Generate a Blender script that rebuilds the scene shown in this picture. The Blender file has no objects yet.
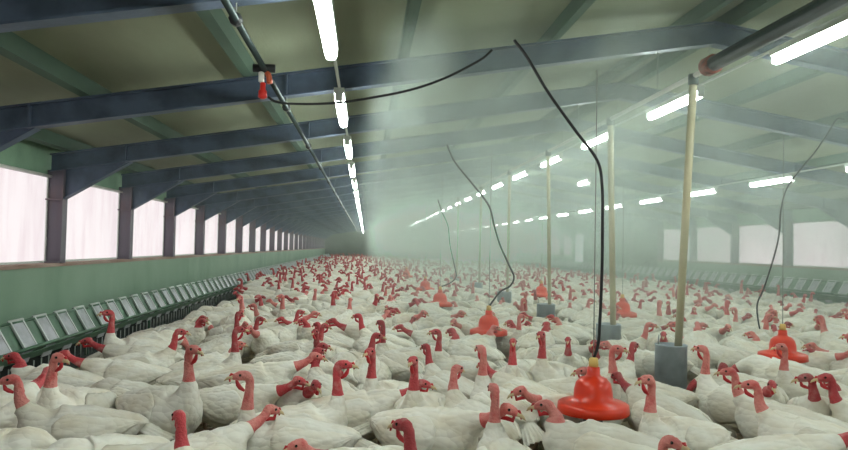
import bpy, bmesh, math, random
import numpy as np
from mathutils import Vector, Matrix, noise
random.seed(7)
S = bpy.context.scene
COL = S.collection
PI = math.pi

# ------------------------------------------------------------------ camera
F = 700.0
EYE = 1.75
cam_d = bpy.data.cameras.new('camera'); cam = bpy.data.objects.new('camera', cam_d); COL.objects.link(cam)
cam_d.sensor_fit = 'HORIZONTAL'; cam_d.sensor_width = 36.0; cam_d.lens = F / 848 * 36.0
cam_d.clip_start = 0.05; cam_d.clip_end = 300
YAW, PITCH, ROLL = math.atan(58 / F), math.atan(22 / F), 0.020
RM = Matrix.Rotation(-YAW, 3, 'Z') @ Matrix.Rotation(PI / 2 + PITCH, 3, 'X') @ Matrix.Rotation(ROLL, 3, 'Z')
cam.matrix_world = Matrix.Translation((0, 0, EYE)) @ RM.to_4x4()
S.camera = cam

def ray(px, py):
    return RM @ Vector(((px - 424) / F, -(py - 225) / F, -1))
def at_z(px, py, z):
    d = ray(px, py); t = (z - EYE) / d.z
    return Vector((0, 0, EYE)) + d * t
def at_y(px, py, y):
    d = ray(px, py)
    return Vector((0, 0, EYE)) + d * (y / d.y)

# ------------------------------------------------------------------ light and view
S.view_settings.view_transform = 'Standard'; S.view_settings.look = 'None'
S.view_settings.gamma = 1.0; S.view_settings.use_curve_mapping = False
S.view_settings.exposure = 0.3
LAMP_E = 44.0
PANE_E = 0.72
W = bpy.data.worlds.new('World'); S.world = W; W.use_nodes = True
bg = W.node_tree.nodes['Background']; bg.inputs[0].default_value = (.75, .85, 1, 1); bg.inputs[1].default_value = 1.0
cy = S.cycles
cy.use_denoising = True
cy.max_bounces = 6; cy.diffuse_bounces = 3; cy.glossy_bounces = 2; cy.transmission_bounces = 2; cy.volume_bounces = 1
cy.transparent_max_bounces = 8; cy.sample_clamp_indirect = 4.0
cy.volume_step_rate = 4.0; cy.volume_max_steps = 64
cy.caustics_reflective = False; cy.caustics_refractive = False

# ------------------------------------------------------------------ helpers
def lin(c):
    return tuple((x / 255 / 12.92 if x / 255 <= .04045 else ((x / 255 + .055) / 1.055) ** 2.4) for x in c) + (1,)

def link(name, me, mats, parent=None):
    o = bpy.data.objects.new(name, me); COL.objects.link(o)
    for m in (mats if isinstance(mats, (list, tuple)) else [mats]):
        if m.name not in [x.name for x in me.materials if x]: me.materials.append(m)
    if parent is not None: o.parent = parent
    return o

class MB:
    """collects verts and faces"""
    def __init__(s): s.v = []; s.f = []; s.m = []; s.sm = []
    def add(s, v, f, m=0, smooth=False):
        n = len(s.v); s.v += [tuple(p) for p in v]
        s.f += [tuple(i + n for i in q) for q in f]; s.m += [m] * len(f); s.sm += [smooth] * len(f)
        return s
    def box(s, a, b, m=0):
        x0, y0, z0 = a; x1, y1, z1 = b
        v = [(x0,y0,z0),(x1,y0,z0),(x1,y1,z0),(x0,y1,z0),(x0,y0,z1),(x1,y0,z1),(x1,y1,z1),(x0,y1,z1)]
        return s.add(v, [(0,3,2,1),(4,5,6,7),(0,1,5,4),(1,2,6,5),(2,3,7,6),(3,0,4,7)], m)
    def prism_y(s, pts, y0, y1, m=0):
        """outline in XZ extruded along Y"""
        n = len(pts)
        v = [(x, y0, z) for x, z in pts] + [(x, y1, z) for x, z in pts]
        f = [tuple(range(n)), tuple(range(2*n-1, n-1, -1))] + [(i, i+n, (i+1) % n + n, (i+1) % n) for i in range(n)]
        return s.add(v, f, m)
    def tube(s, pts, r, n=8, m=0, cap=True):
        pts = [Vector(p) for p in pts]; rs = r if isinstance(r, (list, tuple)) else [r] * len(pts)
        up = None; rings = []
        for i, p in enumerate(pts):
            t = (pts[min(i+1, len(pts)-1)] - pts[max(i-1, 0)]).normalized()
            if up is None: up = t.orthogonal().normalized()
            up = (up - t * up.dot(t))
            up = up.normalized() if up.length > 1e-6 else t.orthogonal().normalized()
            b = t.cross(up)
            rings.append([p + (up * math.cos(2*PI*k/n) + b * math.sin(2*PI*k/n)) * rs[i] for k in range(n)])
        v = [q for g in rings for q in g]
        f = [(i*n+k, i*n+(k+1) % n, (i+1)*n+(k+1) % n, (i+1)*n+k) for i in range(len(pts)-1) for k in range(n)]
        if cap: f += [tuple(range(n-1, -1, -1)), tuple((len(pts)-1)*n + k for k in range(n))]
        return s.add(v, f, m, True)
    def lathe(s, prof, c=(0,0,0), n=24, m=0, close=False):
        """profile (r, z) about the Z axis through c"""
        v = [(c[0] + r*math.cos(2*PI*k/n), c[1] + r*math.sin(2*PI*k/n), c[2] + z) for r, z in prof for k in range(n)]
        L = len(prof)
        f = [(i*n+k, i*n+(k+1) % n, ((i+1) % L)*n+(k+1) % n, ((i+1) % L)*n+k) for i in range(L if close else L-1) for k in range(n)]
        if not close: f += [tuple(range(n-1, -1, -1)), tuple((L-1)*n+k for k in range(n))]
        return s.add(v, f, m, True)
    def mesh(s, name):
        me = bpy.data.meshes.new(name); me.from_pydata(s.v, [], s.f)
        me.polygons.foreach_set('material_index', s.m); me.polygons.foreach_set('use_smooth', s.sm)
        me.update(); return me
    def build(s, name, mats, parent=None, kind=None):
        o = link(name, s.mesh(name), mats, parent)
        if kind: o['kind'] = kind
        return o

def tag(o, label, cat, group=None, kind=None):
    if label: o['label'] = label
    if cat: o['category'] = cat
    if group: o['group'] = group
    if kind: o['kind'] = kind
    return o
def empty(name, loc=(0,0,0), rz=0):
    o = bpy.data.objects.new(name, None); COL.objects.link(o); o.location = loc; o.rotation_euler = (0, 0, rz)
    o.empty_display_size = .1
    return o
KIDS = {}
def copy_tree(o, parent=None):
    c = o.copy(); COL.objects.link(c); c.parent = parent
    for ch in kids(o): copy_tree(ch, c)
    return c
def kids(o):
    if o.name not in KIDS: KIDS[o.name] = list(o.children)
    return KIDS[o.name]

# ------------------------------------------------------------------ materials
def mat(name, base, rough=.7, metal=0, var=0, scale=5, dark=None, bump=0, bscale=30, stretch=None, objrand=0, amount=(.35, .7), spec=.5, detail=4):
    """principled with a noise-mixed second colour and a noise bump"""
    m = bpy.data.materials.new(name); m.use_nodes = True; nt = m.node_tree; N = nt.nodes; L = nt.links
    p = N['Principled BSDF']; p.inputs['Roughness'].default_value = rough; p.inputs['Metallic'].default_value = metal
    p.inputs['Specular IOR Level'].default_value = spec
    c0 = lin(base); p.inputs['Base Color'].default_value = c0
    tc = N.new('ShaderNodeTexCoord'); mp = N.new('ShaderNodeMapping'); L.new(tc.outputs['Object'], mp.inputs[0])
    if stretch: mp.inputs['Scale'].default_value = stretch
    out = None
    if dark is not None:
        nz = N.new('ShaderNodeTexNoise'); nz.inputs['Scale'].default_value = scale; nz.inputs['Detail'].default_value = detail
        L.new(mp.outputs[0], nz.inputs['Vector'])
        rp = N.new('ShaderNodeValToRGB'); rp.color_ramp.elements[0].position, rp.color_ramp.elements[1].position = amount
        rp.color_ramp.elements[0].color = c0; rp.color_ramp.elements[1].color = lin(dark)
        L.new(nz.outputs['Fac'], rp.inputs[0]); out = rp.outputs[0]
    if objrand:
        oi = N.new('ShaderNodeObjectInfo'); hs = N.new('ShaderNodeHueSaturation')
        mr = N.new('ShaderNodeMapRange'); mr.inputs['To Min'].default_value = 1 - objrand; mr.inputs['To Max'].default_value = 1 + objrand * .4
        L.new(oi.outputs['Random'], mr.inputs[0]); L.new(mr.outputs[0], hs.inputs['Value'])
        if out: L.new(out, hs.inputs['Color'])
        else: hs.inputs['Color'].default_value = c0
        out = hs.outputs[0]
    if out: L.new(out, p.inputs['Base Color'])
    if bump:
        nb = N.new('ShaderNodeTexNoise'); nb.inputs['Scale'].default_value = bscale; nb.inputs['Detail'].default_value = 3
        L.new(mp.outputs[0], nb.inputs['Vector'])
        b = N.new('ShaderNodeBump'); b.inputs['Strength'].default_value = bump; b.inputs['Distance'].default_value = .02
        L.new(nb.outputs['Fac'], b.inputs['Height']); L.new(b.outputs[0], p.inputs['Normal'])
    return m
def glow(name, col, e, base=(230, 230, 230), tex=0):
    m = mat(name, base, .6); p = m.node_tree.nodes['Principled BSDF']
    p.inputs['Emission Color'].default_value = col; p.inputs['Emission Strength'].default_value = e
    return m

M = {}
M['steel'] = mat('painted_beam_steel', (92, 106, 128), .42, .2, dark=(62, 74, 90), scale=3, bump=.1, detail=8, amount=(.4, .75))
M['column'] = mat('weathered_column_steel', (108, 102, 114), .55, .1, dark=(134, 100, 94), scale=2.4, stretch=(1, 1, .4), bump=.15, amount=(.5, .8), detail=8)
M['roof'] = mat('roof_board', (146, 154, 130), .85, dark=(118, 122, 100), scale=.8, stretch=(1, .3, 1), bump=.15, detail=6)
M['purlin'] = mat('green_purlin', (74, 98, 82), .7, dark=(58, 78, 64), scale=2, stretch=(1, .3, 1))
M['wall'] = mat('green_wall', (138, 164, 142), .6, dark=(116, 146, 122), scale=1.1, stretch=(1, 1, .5), bump=.12, bscale=12, detail=7)
M['wall_end'] = mat('grey_end_wall', (120, 132, 120), .8, dark=(104, 112, 102), scale=.6)
M['fascia'] = mat('green_fascia', (142, 176, 148), .6, dark=(118, 150, 126), scale=2)
M['dark_green'] = mat('dark_green_door', (52, 92, 66), .6, dark=(40, 74, 54), scale=1.5, stretch=(1, 3, .4))
M['sill'] = mat('pinkish_concrete_sill', (172, 150, 140), .8, dark=(140, 110, 96), scale=2, stretch=(1, .5, 1))
M['litter'] = mat('straw_litter', (150, 138, 108), .95, dark=(96, 84, 62), scale=9, bump=.6, bscale=60, detail=8)
M['white_pipe'] = mat('white_plastic', (225, 225, 218), .4)
M['galv'] = mat('galvanised_sheet', (186, 198, 206), .45, .15, dark=(150, 162, 172), scale=6, detail=6, bump=.05)
M['rackplate'] = mat('galvanised_rack_plate', (192, 192, 200), .45, .15, dark=(150, 156, 158), scale=5, detail=6)
M['rackgreen'] = mat('green_rack_steel', (96, 130, 106), .5, .1, dark=(70, 100, 80), scale=4)
M['rackedge'] = mat('pale_plate_edge', (205, 210, 208), .4, .3)
M['rod'] = mat('rack_rod', (176, 182, 178), .4, .2)
M['trough'] = mat('dark_trough', (46, 52, 50), .8)
M['cream'] = mat('cream_drop_tube', (212, 202, 168), .5, dark=(180, 176, 146), scale=4, stretch=(1, 1, .3))
M['black'] = mat('black_rubber', (24, 26, 28), .5)
M['darkpipe'] = mat('dark_auger_pipe', (40, 52, 52), .4, .3)
M['rust'] = mat('rusty_clamp', (150, 70, 50), .7, .2, dark=(90, 46, 36), scale=20)
M['bell'] = mat('orange_red_plastic', (232, 62, 30), .32, dark=(214, 50, 24), scale=4)
M['yellow'] = mat('yellow_plastic', (226, 190, 110), .5)
M['red'] = mat('red_plastic', (214, 44, 36), .4)
M['orange'] = mat('orange_brass', (196, 92, 60), .4, .3)
M['cordm'] = mat('pale_cord', (150, 158, 150), .6)
M['lamp'] = glow('fluorescent_tube_light', (.92, 1, .94, 1), LAMP_E)
M['housing'] = mat('lamp_housing', (214, 220, 214), .5)
M['pane'] = glow('daylit_window_sheet', (1, .93, .96, 1), PANE_E, (130, 124, 126))
M['doorlight'] = glow('daylit_door_sheet', (.86, 1, .96, 1), .8, (200, 215, 210))

# window sheets: faint folds and stains in the daylight they let through
nt = M['pane'].node_tree; N = nt.nodes; L = nt.links; p = N['Principled BSDF']
tc = N.new('ShaderNodeTexCoord'); mp = N.new('ShaderNodeMapping'); mp.inputs['Scale'].default_value = (1, 3, .5)
nz = N.new('ShaderNodeTexNoise'); nz.inputs['Scale'].default_value = 1.6; nz.inputs['Detail'].default_value = 3
rp = N.new('ShaderNodeValToRGB'); rp.color_ramp.elements[0].color = (.84, .70, .74, 1); rp.color_ramp.elements[1].color = (1, .91, .93, 1)
rp.color_ramp.elements[0].position = .2; rp.color_ramp.elements[1].position = .55
L.new(tc.outputs['Object'], mp.inputs[0]); L.new(mp.outputs[0], nz.inputs['Vector']); L.new(nz.outputs['Fac'], rp.inputs[0]); L.new(rp.outputs[0], p.inputs['Emission Color'])

# feathers
m = bpy.data.materials.new('white_feathers'); m.use_nodes = True; nt = m.node_tree; N = nt.nodes; L = nt.links; p = N['Principled BSDF']
p.inputs['Roughness'].default_value = .85; p.inputs['Specular IOR Level'].default_value = .15
tc = N.new('ShaderNodeTexCoord'); mp = N.new('ShaderNodeMapping'); mp.inputs['Scale'].default_value = (.55, 1, 1); L.new(tc.outputs['Object'], mp.inputs[0])
nz = N.new('ShaderNodeTexNoise'); nz.inputs['Scale'].default_value = 7; nz.inputs['Detail'].default_value = 5; L.new(mp.outputs[0], nz.inputs['Vector'])
oi = N.new('ShaderNodeObjectInfo')
nz.noise_dimensions = '4D'
mw = N.new('ShaderNodeMath'); mw.operation = 'MULTIPLY'; mw.inputs[1].default_value = 40; L.new(oi.outputs['Random'], mw.inputs[0]); L.new(mw.outputs[0], nz.inputs['W'])
rp = N.new('ShaderNodeValToRGB'); e = rp.color_ramp.elements
e[0].position = .38; e[0].color = lin((240, 238, 228)); e[1].position = .72; e[1].color = lin((222, 213, 192))
L.new(nz.outputs['Fac'], rp.inputs[0])
hs = N.new('ShaderNodeHueSaturation'); mr = N.new('ShaderNodeMapRange'); mr.inputs['To Min'].default_value = .86; mr.inputs['To Max'].default_value = 1.08
L.new(oi.outputs['Random'], mr.inputs[0]); L.new(mr.outputs[0], hs.inputs['Value']); L.new(rp.outputs[0], hs.inputs['Color']); L.new(hs.outputs[0], p.inputs['Base Color'])
vo = N.new('ShaderNodeTexVoronoi'); vo.inputs['Scale'].default_value = 26; L.new(mp.outputs[0], vo.inputs['Vector'])
b = N.new('ShaderNodeBump'); b.inputs['Strength'].default_value = .5; b.inputs['Distance'].default_value = .018; b.invert = True
L.new(vo.outputs['Distance'], b.inputs['Height']); L.new(b.outputs[0], p.inputs['Normal'])
M['feather'] = m
M['skin'] = mat('red_bare_skin', (192, 66, 72), .55, dark=(204, 142, 138), scale=12, objrand=.38, bump=.5, bscale=60, amount=(.5, .75))
M['skin_pale'] = mat('pale_pink_bare_skin', (220, 136, 128), .5, dark=(206, 84, 84), scale=14, objrand=.15, bump=.5, bscale=60, amount=(.45, .7))
M['beak'] = mat('horn_beak', (206, 184, 144), .4)
M['legm'] = mat('scaly_leg', (196, 170, 150), .6)
M['eye'] = mat('dark_eye', (18, 14, 14), .15)

# ------------------------------------------------------------------ the house
XL, XR = -4.5, 12.4
XC = (XL + XR) / 2
Y0, Y1 = -8.0, 79.0
BAY = 3.0
YF = [10.74 + BAY * k for k in range(-6, 24)]
SILL = EYE - .34; WTOP = EYE + .95
def beam_c(x):                                  # centre line of the rafters
    d = x if x <= XC else 2 * XC - x
    return EYE + 1.28 + .163 * (d + 3.74)
BD = .13                                        # half depth of a rafter
PUR = .17
def roof_z(x): return beam_c(x) + BD + PUR

MB().box((XL - .6, Y0 - .3, -.2), (XR + .6, Y1 + .3, 0)).build('floor', M['litter'], kind='structure')
r = MB()
for a, bb in ((XL - .7, XC), (XC, XR + .7)):
    r.prism_y([(a, roof_z(a)), (bb, roof_z(bb)), (bb, roof_z(bb) + .1), (a, roof_z(a) + .1)], Y0 - .3, Y1 + .3)
r.build('ceiling', M['roof'], kind='structure')
# low walls below the windows, with a concrete sill
MB().box((XL - .35, Y0, 0), (XL, Y1, SILL - .05)).build('wall_left', M['wall'], kind='structure')
MB().box((XR, Y0, 0), (XR + .35, 28.9, SILL - .05)).box((XR, 41.5, 0), (XR + .35, Y1, SILL - .05)).build('wall_right', M['wall'], kind='structure')
MB().box((XL - .38, Y0, SILL - .05), (XL + .03, Y1, SILL)).build('trim_1', M['sill'], kind='structure')
MB().box((XR - .03, Y0, SILL - .05), (XR + .38, 28.9, SILL)).box((XR - .03, 41.5, SILL - .05), (XR + .38, Y1, SILL)).build('trim_2', M['sill'], kind='structure')
def gable(y0, y1):
    return [(XL - .3, 0), (XR + .3, 0), (XR + .3, roof_z(XR + .3)), (XC, roof_z(XC)), (XL - .3, roof_z(XL - .3))]
MB().prism_y(gable(0, 0), Y1, Y1 + .2).build('wall_end', M['wall_end'], kind='structure')
MB().prism_y(gable(0, 0), Y0 - .2, Y0).build('wall_back', M['wall_end'], kind='structure')
# green panels above the windows
MB().box((XL - .26, Y0, WTOP), (XL - .2, Y1, roof_z(XL - .2))).build('wall_upper_left', M['fascia'], kind='structure')
MB().box((XR + .2, Y0, WTOP), (XR + .26, Y1, roof_z(XR + .2))).build('wall_upper_right', M['fascia'], kind='structure')
# dark green closed bays and the sunlit doorway on the right
MB().box((XR + .02, 28.9, 0), (XR + .1, 39.2, WTOP)).build('door_1', M['dark_green'], kind='structure')
MB().box((XR + .02, 39.2, 0), (XR + .08, 40.7, WTOP)).build('door_2', M['doorlight'], kind='structure')
MB().box((XR + .02, 40.7, 0), (XR + .1, 41.5, WTOP)).build('door_3', M['dark_green'], kind='structure')

# purlins
px_ = [-4.38, -3.0, -1.31, .38, 2.07, 3.72]
k = 0
for x in px_ + [2 * XC - q for q in px_]:
    z = beam_c(x) + BD
    s = .16 if x < XC else -.16
    MB().prism_y([(x - .05, z - .05*s), (x + .05, z + .05*s), (x + .05, z + PUR + .05*s), (x - .05, z + PUR - .05*s)], Y0, Y1).build('purlin', M['purlin'], kind='structure')

# frames: columns, rafters with haunches
def rafter():
    b = MB(); w = .008
    for sx in (1, -1):
        def X(x): return x if sx > 0 else 2 * XC - x
        x0, x1 = XL - .15, XC
        def strip(o0, o1, hw, xa=x0, xb=x1):
            pts = [(X(xa), beam_c(xa) + o0), (X(xb), beam_c(xb) + o0), (X(xb), beam_c(xb) + o1), (X(xa), beam_c(xa) + o1)]
            b.prism_y(pts, -hw, hw)
        strip(-BD, -BD + .018, .075); strip(BD - .018, BD, .075); strip(-BD + .018, BD - .018, w)
        # haunch down to the column
        hx = XL + .92; hz = beam_c(hx) - BD; lz = EYE + .60; xi = XL + .06
        b.prism_y([(X(xi), beam_c(xi) - BD), (X(hx), hz), (X(xi), lz)], -w, w)
        b.prism_y([(X(hx + .05), hz), (X(xi), lz + .02), (X(xi), lz), (X(hx + .08), hz)], -.07, .07)
        for xs in (hx, XL + 3.6):                  # web stiffeners
            b.prism_y([(X(xs - .008), beam_c(xs) - BD), (X(xs + .008), beam_c(xs) - BD), (X(xs + .008), beam_c(xs) + BD), (X(xs - .008), beam_c(xs) + BD)], -.07, .07)
    return b.mesh('roof_beam')
def column(sx):
    b = MB(); x0, x1 = -.27, .06; h = 1.0
    top = beam_c(XL) - BD
    def bx(a0, a1, hw, z0=SILL, z1=top):
        xa, xb = sorted((a0 * sx, a1 * sx)); b.box((xa, -hw, z0), (xb, hw, z1))
    bx(x0, x0 + .022, .085); bx(x1 - .022, x1, .085); bx(x0 + .022, x1 - .022, .007)
    bx(x0, x1, .09, SILL, SILL + .02); bx(x0 + .02, x1 - .02, .08, EYE + .58, EYE + .60)
    return b.mesh('steel_column')
rm, cl, cr = rafter(), column(1), column(-1)
for y in YF:
    o = link('roof_beam', rm, M['steel']); o.location.y = y; o['kind'] = 'structure'
    o = link('steel_column', cl, M['column']); o.location = (XL, y, 0); o['kind'] = 'structure'
    o = link('steel_column', cr, M['column']); o.location = (XR, y, 0); o['kind'] = 'structure'
# windows
wn = 0
for side in (-1, 1):
    for i in range(len(YF) - 1):
        ya, yb = YF[i] + .01, YF[i + 1] - .01
        if side > 0 and 28 < (ya + yb) / 2 < 42: continue
        wn += 1
        x = XL - .2 if side < 0 else XR + .2
        f = MB()
        for z0, z1 in ((SILL, SILL + .03), (WTOP - .04, WTOP)): f.box((x - .03, ya, z0), (x + .03, yb, z1))
        for y0_, y1_ in ((ya, ya + .04), (yb - .04, yb)): f.box((x - .025, y0_, SILL + .03), (x + .025, y1_, WTOP - .04))
        fr = f.build('window_%d' % wn, M['housing'], kind='structure')
        MB().box((x - .01, ya + .04, SILL + .03), (x + .01, yb - .04, WTOP - .04)).build('pane', M['pane'], fr)
        # white roller pipe along the window head
        if -5 < ya < 45:
            xr = x - side * .1
            rp_ = MB().tube([(xr, ya + .12, WTOP - .03), (xr, yb - .12, WTOP - .03)], .022, 8)
            rl = rp_.build('window_roller', M['white_pipe'], fr)

ORD = ['first', 'second', 'third', 'fourth', 'fifth', 'sixth', 'seventh', 'eighth', 'ninth', 'tenth', 'eleventh', 'twelfth',
       'thirteenth', 'fourteenth', 'fifteenth', 'sixteenth', 'seventeenth', 'eighteenth', 'nineteenth', 'twentieth']
def rank(i, n):
    return ORD[i] + ' from the viewer' if i <= n / 2 else ORD[n - 1 - i] + ' from the far end'
# ------------------------------------------------------------------ fluorescent lamps in three rows
def lamp_proto():
    t = empty('fluorescent_lamp')
    MB().box((-.05, -.76, .045), (.05, .76, .10)).box((-.035, -.76, -.03), (.035, -.735, .05)).box((-.035, .735, -.03), (.035, .76, .05)).build('housing', M['housing'], t)
    MB().tube([(0, -.73, 0), (0, -.71, 0), (0, .71, 0), (0, .73, 0)], [.02, .045, .045, .02], 10).build('tube', M['lamp'], t)
    return t
LP = None
ROWS = [('left', -.29, EYE + 1.43, 7.55, 'row nearest the tall windows'),
        ('middle', XC - .03, EYE + 1.875, 8.7, 'row under the roof ridge'),
        ('right', 8.15, EYE + 1.45, 10.5, 'row past the feeders')]
conduits = []
for rn, x, z, y00, desc in ROWS:
    y = y00
    while y > -6: y -= BAY
    y += BAY
    ys = []
    while y < 75: ys.append(y); y += BAY
    lim = 10 if rn == 'right' else 5.0
    near = [q for q in ys if q <= lim]; fars = [q for q in ys if q > lim]
    for y in ys:
        if LP is None: LP = lamp_proto(); o = LP
        else: o = copy_tree(LP)
        o.location = (x, y, z)
        if y > lim: lb = 'glowing fluorescent tube lamp, %s in the %s' % (rank(fars.index(y), len(fars)), desc)
        else: lb = 'fluorescent tube lamp overhead behind the view, %s back in the %s' % (ORD[len(near) - 1 - near.index(y)], desc)
        tag(o, lb, 'lamp', 'fluorescent lamps in the %s' % desc)
    c = MB().tube([(x, Y0 + .05, z + .115), (x, Y1 - .05, z + .115)], .016, 6).build('lighting_conduit', M['housing'])
    tag(c, 'thin pale conduit carrying the fluorescent lamps of the ' + desc, 'conduit')
    for yy in YF:
        top = beam_c(x) - BD
        w = MB().tube([(x, yy, z + .12), (x, yy, top + .004)], .006, 5).build('hanger_wire', M['cordm'], c)
# single hanging lamp with a pale strip below it
pL = at_y(584, 183, 16.6)
o = copy_tree(LP); o.location = pL; o.scale.y = .5
tag(o, 'lone fluorescent lamp hanging in the mist between the middle and far rows', 'lamp')
wr = MB().tube([pL + Vector((0, 0, .1)), (pL.x, pL.y, beam_c(pL.x) + .3)], .006, 5).build('hanger_wire', M['cordm'])
wr.parent = o; wr.matrix_parent_inverse = Matrix.Translation(-pL)

# ------------------------------------------------------------------ feed line, drop tubes, tube feeders
XF = 3.3; ZF = EYE + 1.80
fl = empty('feed_line', (XF, 0, ZF))
MB().tube([(0, 6.6, 0), (0, 74, 0)], .028, 8).build('pipe', M['white_pipe'], fl)
MB().tube([(0, -7.5, 0.02), (0, 6.55, 0.02)], .075, 12).build('thick_pipe', M['darkpipe'], fl)
MB().tube([(0, 6.42, .02), (0, 6.56, .02)], .095, 12).build('clamp', M['rust'], fl)
tag(fl, 'feed pipe running under the roof, dark and thick near the viewer, thin and pale beyond', 'pipe')
for yy in YF:
    MB().tube([(0, yy, .02), (0, yy, beam_c(XF) - BD - ZF + .004)], .006, 5).build('hanger_wire', M['cordm'], fl)

def feeder_proto():
    t = empty('tube_feeder')
    R_, H0, H1 = .165, .13, .76
    b = MB().lathe([(R_, H0), (R_, H1 - .012), (R_ + .007, H1 - .006), (R_, H1), (R_ - .008, H1), (R_ - .01, H0)], n=32, close=True)
    b.build('hopper', M['galv'], t)
    MB().lathe([(.02, .06), (.24, .04), (.27, .13), (.275, .135), (.262, .135), (.23, .055), (.02, .055)], n=32).build('pan', M['galv'], t)
    c = MB()
    for a in range(4):
        q = a * PI / 2 + .4; c.tube([(R_ * math.cos(q) * .98, R_ * math.sin(q) * .98, H0 + .05), (.23 * math.cos(q), .23 * math.sin(q), .085)], .006, 5)
    c.build('bracket', M['rod'], t)
    MB().tube([(0, 0, .02), (0, 0, .06)], .05, 8).build('foot', M['galv'], t)
    hdl = MB().tube([(-.14, .0, H1 - .03), (-.14, 0, H1 + .06), (-.135, 0, H1 + .1)], .007, 6).build('handle', M['rod'], t)
    MB().tube([(.0, 0, .62), (.0, 0, .64)], .01, 5).build('stud', M['rod'], t)
    return t
FEED = [(671, 349, 7.3, 702, 75), (608.5, 321, 9.29, 617, 118), (546, 305, 12.56, 554, 150)]
fp = None; FEEDPOS = []
fdesc = ['galvanised tube feeder nearest the viewer, fed by the leaning cream tube',
         'galvanised tube feeder second in line, beside the dark drinker hose',
         'galvanised tube feeder third in line, hazy behind the flock',
         ]
ys_extra = [16.0, 20.0, 25.0]
for i in range(3 + len(ys_extra)):
    if i < 3:
        fx, fy, Y, tx, ty = FEED[i]; P = at_y(fx, fy, Y)
        topP = at_y(tx, ty, Y - .45 if i == 0 else Y); 
    else:
        Y = ys_extra[i - 3]; P = Vector((XF - .08, Y, .77)); topP = Vector((XF, Y, ZF))
    topP = Vector((XF, topP.y, ZF - .03))
    if fp is None: fp = feeder_proto(); o = fp
    else: o = copy_tree(fp)
    o.location = (P.x, Y, 0); FEEDPOS.append((P.x, Y))
    tag(o, fdesc[i] if i < 3 else 'hazy galvanised tube feeder, %s in the feed line' % ORD[i], 'feeder', 'tube feeders under the feed line')
    base = Vector((P.x + .07, Y, .55))
    d = MB().tube([topP, base], .040 if i < 2 else .032, 12).build('drop_tube', M['cream'])
    MB().tube([topP + Vector((0, 0, .05)), topP.lerp(base, .02)], .052, 12).build('collar', M['darkpipe'], d)
    tag(d, ['cream drop tube leaning down from the feed pipe into the nearest grey feeder', 'cream drop tube hanging straight beside the dark hose into the second feeder',
            'pale drop tube of the third feeder, half lost in mist'][i] if i < 3 else 'thin pale drop tube lost in mist, %s along the feed pipe' % ORD[i], 'tube', 'drop tubes under the feed line')

# ------------------------------------------------------------------ bell drinkers with cords and hoses
def drinker_proto():
    t = empty('bell_drinker')          # origin at the floor, bell hangs
    z = .93
    MB().lathe([(.022, z), (.022, z - .03), (.045, z - .035), (.048, z - .085), (.056, z - .10), (.095, z - .115), (.125, z - .15), (.138, z - .20), (.142, z - .265),
                (.235, z - .29), (.255, z - .30), (.262, z - .36), (.252, z - .365), (.235, z - .325), (.05, z - .30)], n=36).build('bell', M['bell'], t)
    MB().lathe([(.012, z + .035), (.03, z + .03), (.034, z - .0), (.036, z - .035), (.012, z - .035)], n=16).build('valve_cap', M['yellow'], t)
    MB().tube([(0, 0, z + .03), (0, 0, 3.1)], .004, 5).build('cord', M['cordm'], t)
    MB().lathe([(.01, z - .33), (.06, z - .34), (.07, z - .40), (.07, z - .46), (.01, z - .47)], n=16).build('ballast', M['black'], t)
    return t
DR = [(595, 5.05, 1, 'orange-red bell drinker closest to the viewer with the black hose'),
      (783, 7.56, 3, 'orange-red bell drinker with wide rim on the far side of the nearest feeder'),
      (490, 9.55, 2, 'orange-red bell drinker at mid distance before the crook of a thin hose'),
      (623, 12.4, 3, 'orange-red bell drinker behind the second feeder beside its cream tube'),
      (441, 14.1, 2, 'small orange bell drinker in the back, brighter one of the close pair'),
      (542, 17.3, 3, 'faint orange bell drinker just above the third feeder'),
      (426, 19.0, 2, 'tiny orange bell drinker in the back, duller one of the close pair'),
      (407, 27, 2, 'tiny faded bell drinker farthest back in the flock')]
DRPOS = []
dp = None
for px, Y, row, lb in DR:
    P = at_y(px, 247, Y)
    if dp is None: dp = drinker_proto(); o = dp
    else: o = copy_tree(dp)
    o.location = (P.x, Y, 0); o.rotation_euler.z = random.random() * 6
    DRPOS.append((P.x, Y)); tag(o, lb, 'drinker', 'bell drinkers hung in the flock')

def spline(pts, n=8):
    out = []
    P = [Vector(p) for p in pts]; P = [P[0] * 2 - P[1]] + P + [P[-1] * 2 - P[-2]]
    for i in range(1, len(P) - 2):
        a, b_, c, d = P[i-1], P[i], P[i+1], P[i+2]
        for j in range(n):
            t = j / n
            out.append(.5 * ((2*b_) + (-a + c)*t + (2*a - 5*b_ + 4*c - d)*t*t + (-a + 3*b_ - 3*c + d)*t**3))
    out.append(P[-2]); return out
def hose(pix, Y, r_, lb, name='water_hose', m_='black', last=None):
    pts = [at_y(a, b_, Y if not isinstance(Y, (list, tuple)) else Y[i]) for i, (a, b_) in enumerate(pix)]
    if last is not None: pts.append(Vector(last))
    o = MB().tube(spline(pts), r_, 8).build(name, M[m_])
    tag(o, lb, 'hose'); return o
hose([(514, 40), (527, 57), (548, 92), (575, 130), (597, 160), (602, 185), (602.5, 220), (602, 270), (600, 320), (598, 345)], 5.05, .0115,
     'black hose slanting down from the roof then hanging straight to the nearest drinker', last=(DRPOS[0][0], 5.05, .955))
hose([(447, 145), (455, 162), (475, 187), (489, 206), (494, 225), (500, 245), (509, 265), (514, 277), (510, 286), (500, 292)], 9.55, .013,
     'thin dark hose curving down through the mist to the mid-distance drinker', last=(DRPOS[2][0], 9.55, .95))
hose([(438, 200), (442, 212), (448, 226), (450, 245), (455, 268), (456, 277), (450, 283)], 14.1, .012,
     'faint dark hose hanging in the mist above the small distant drinkers', last=(DRPOS[4][0], 14.1, .95))
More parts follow.
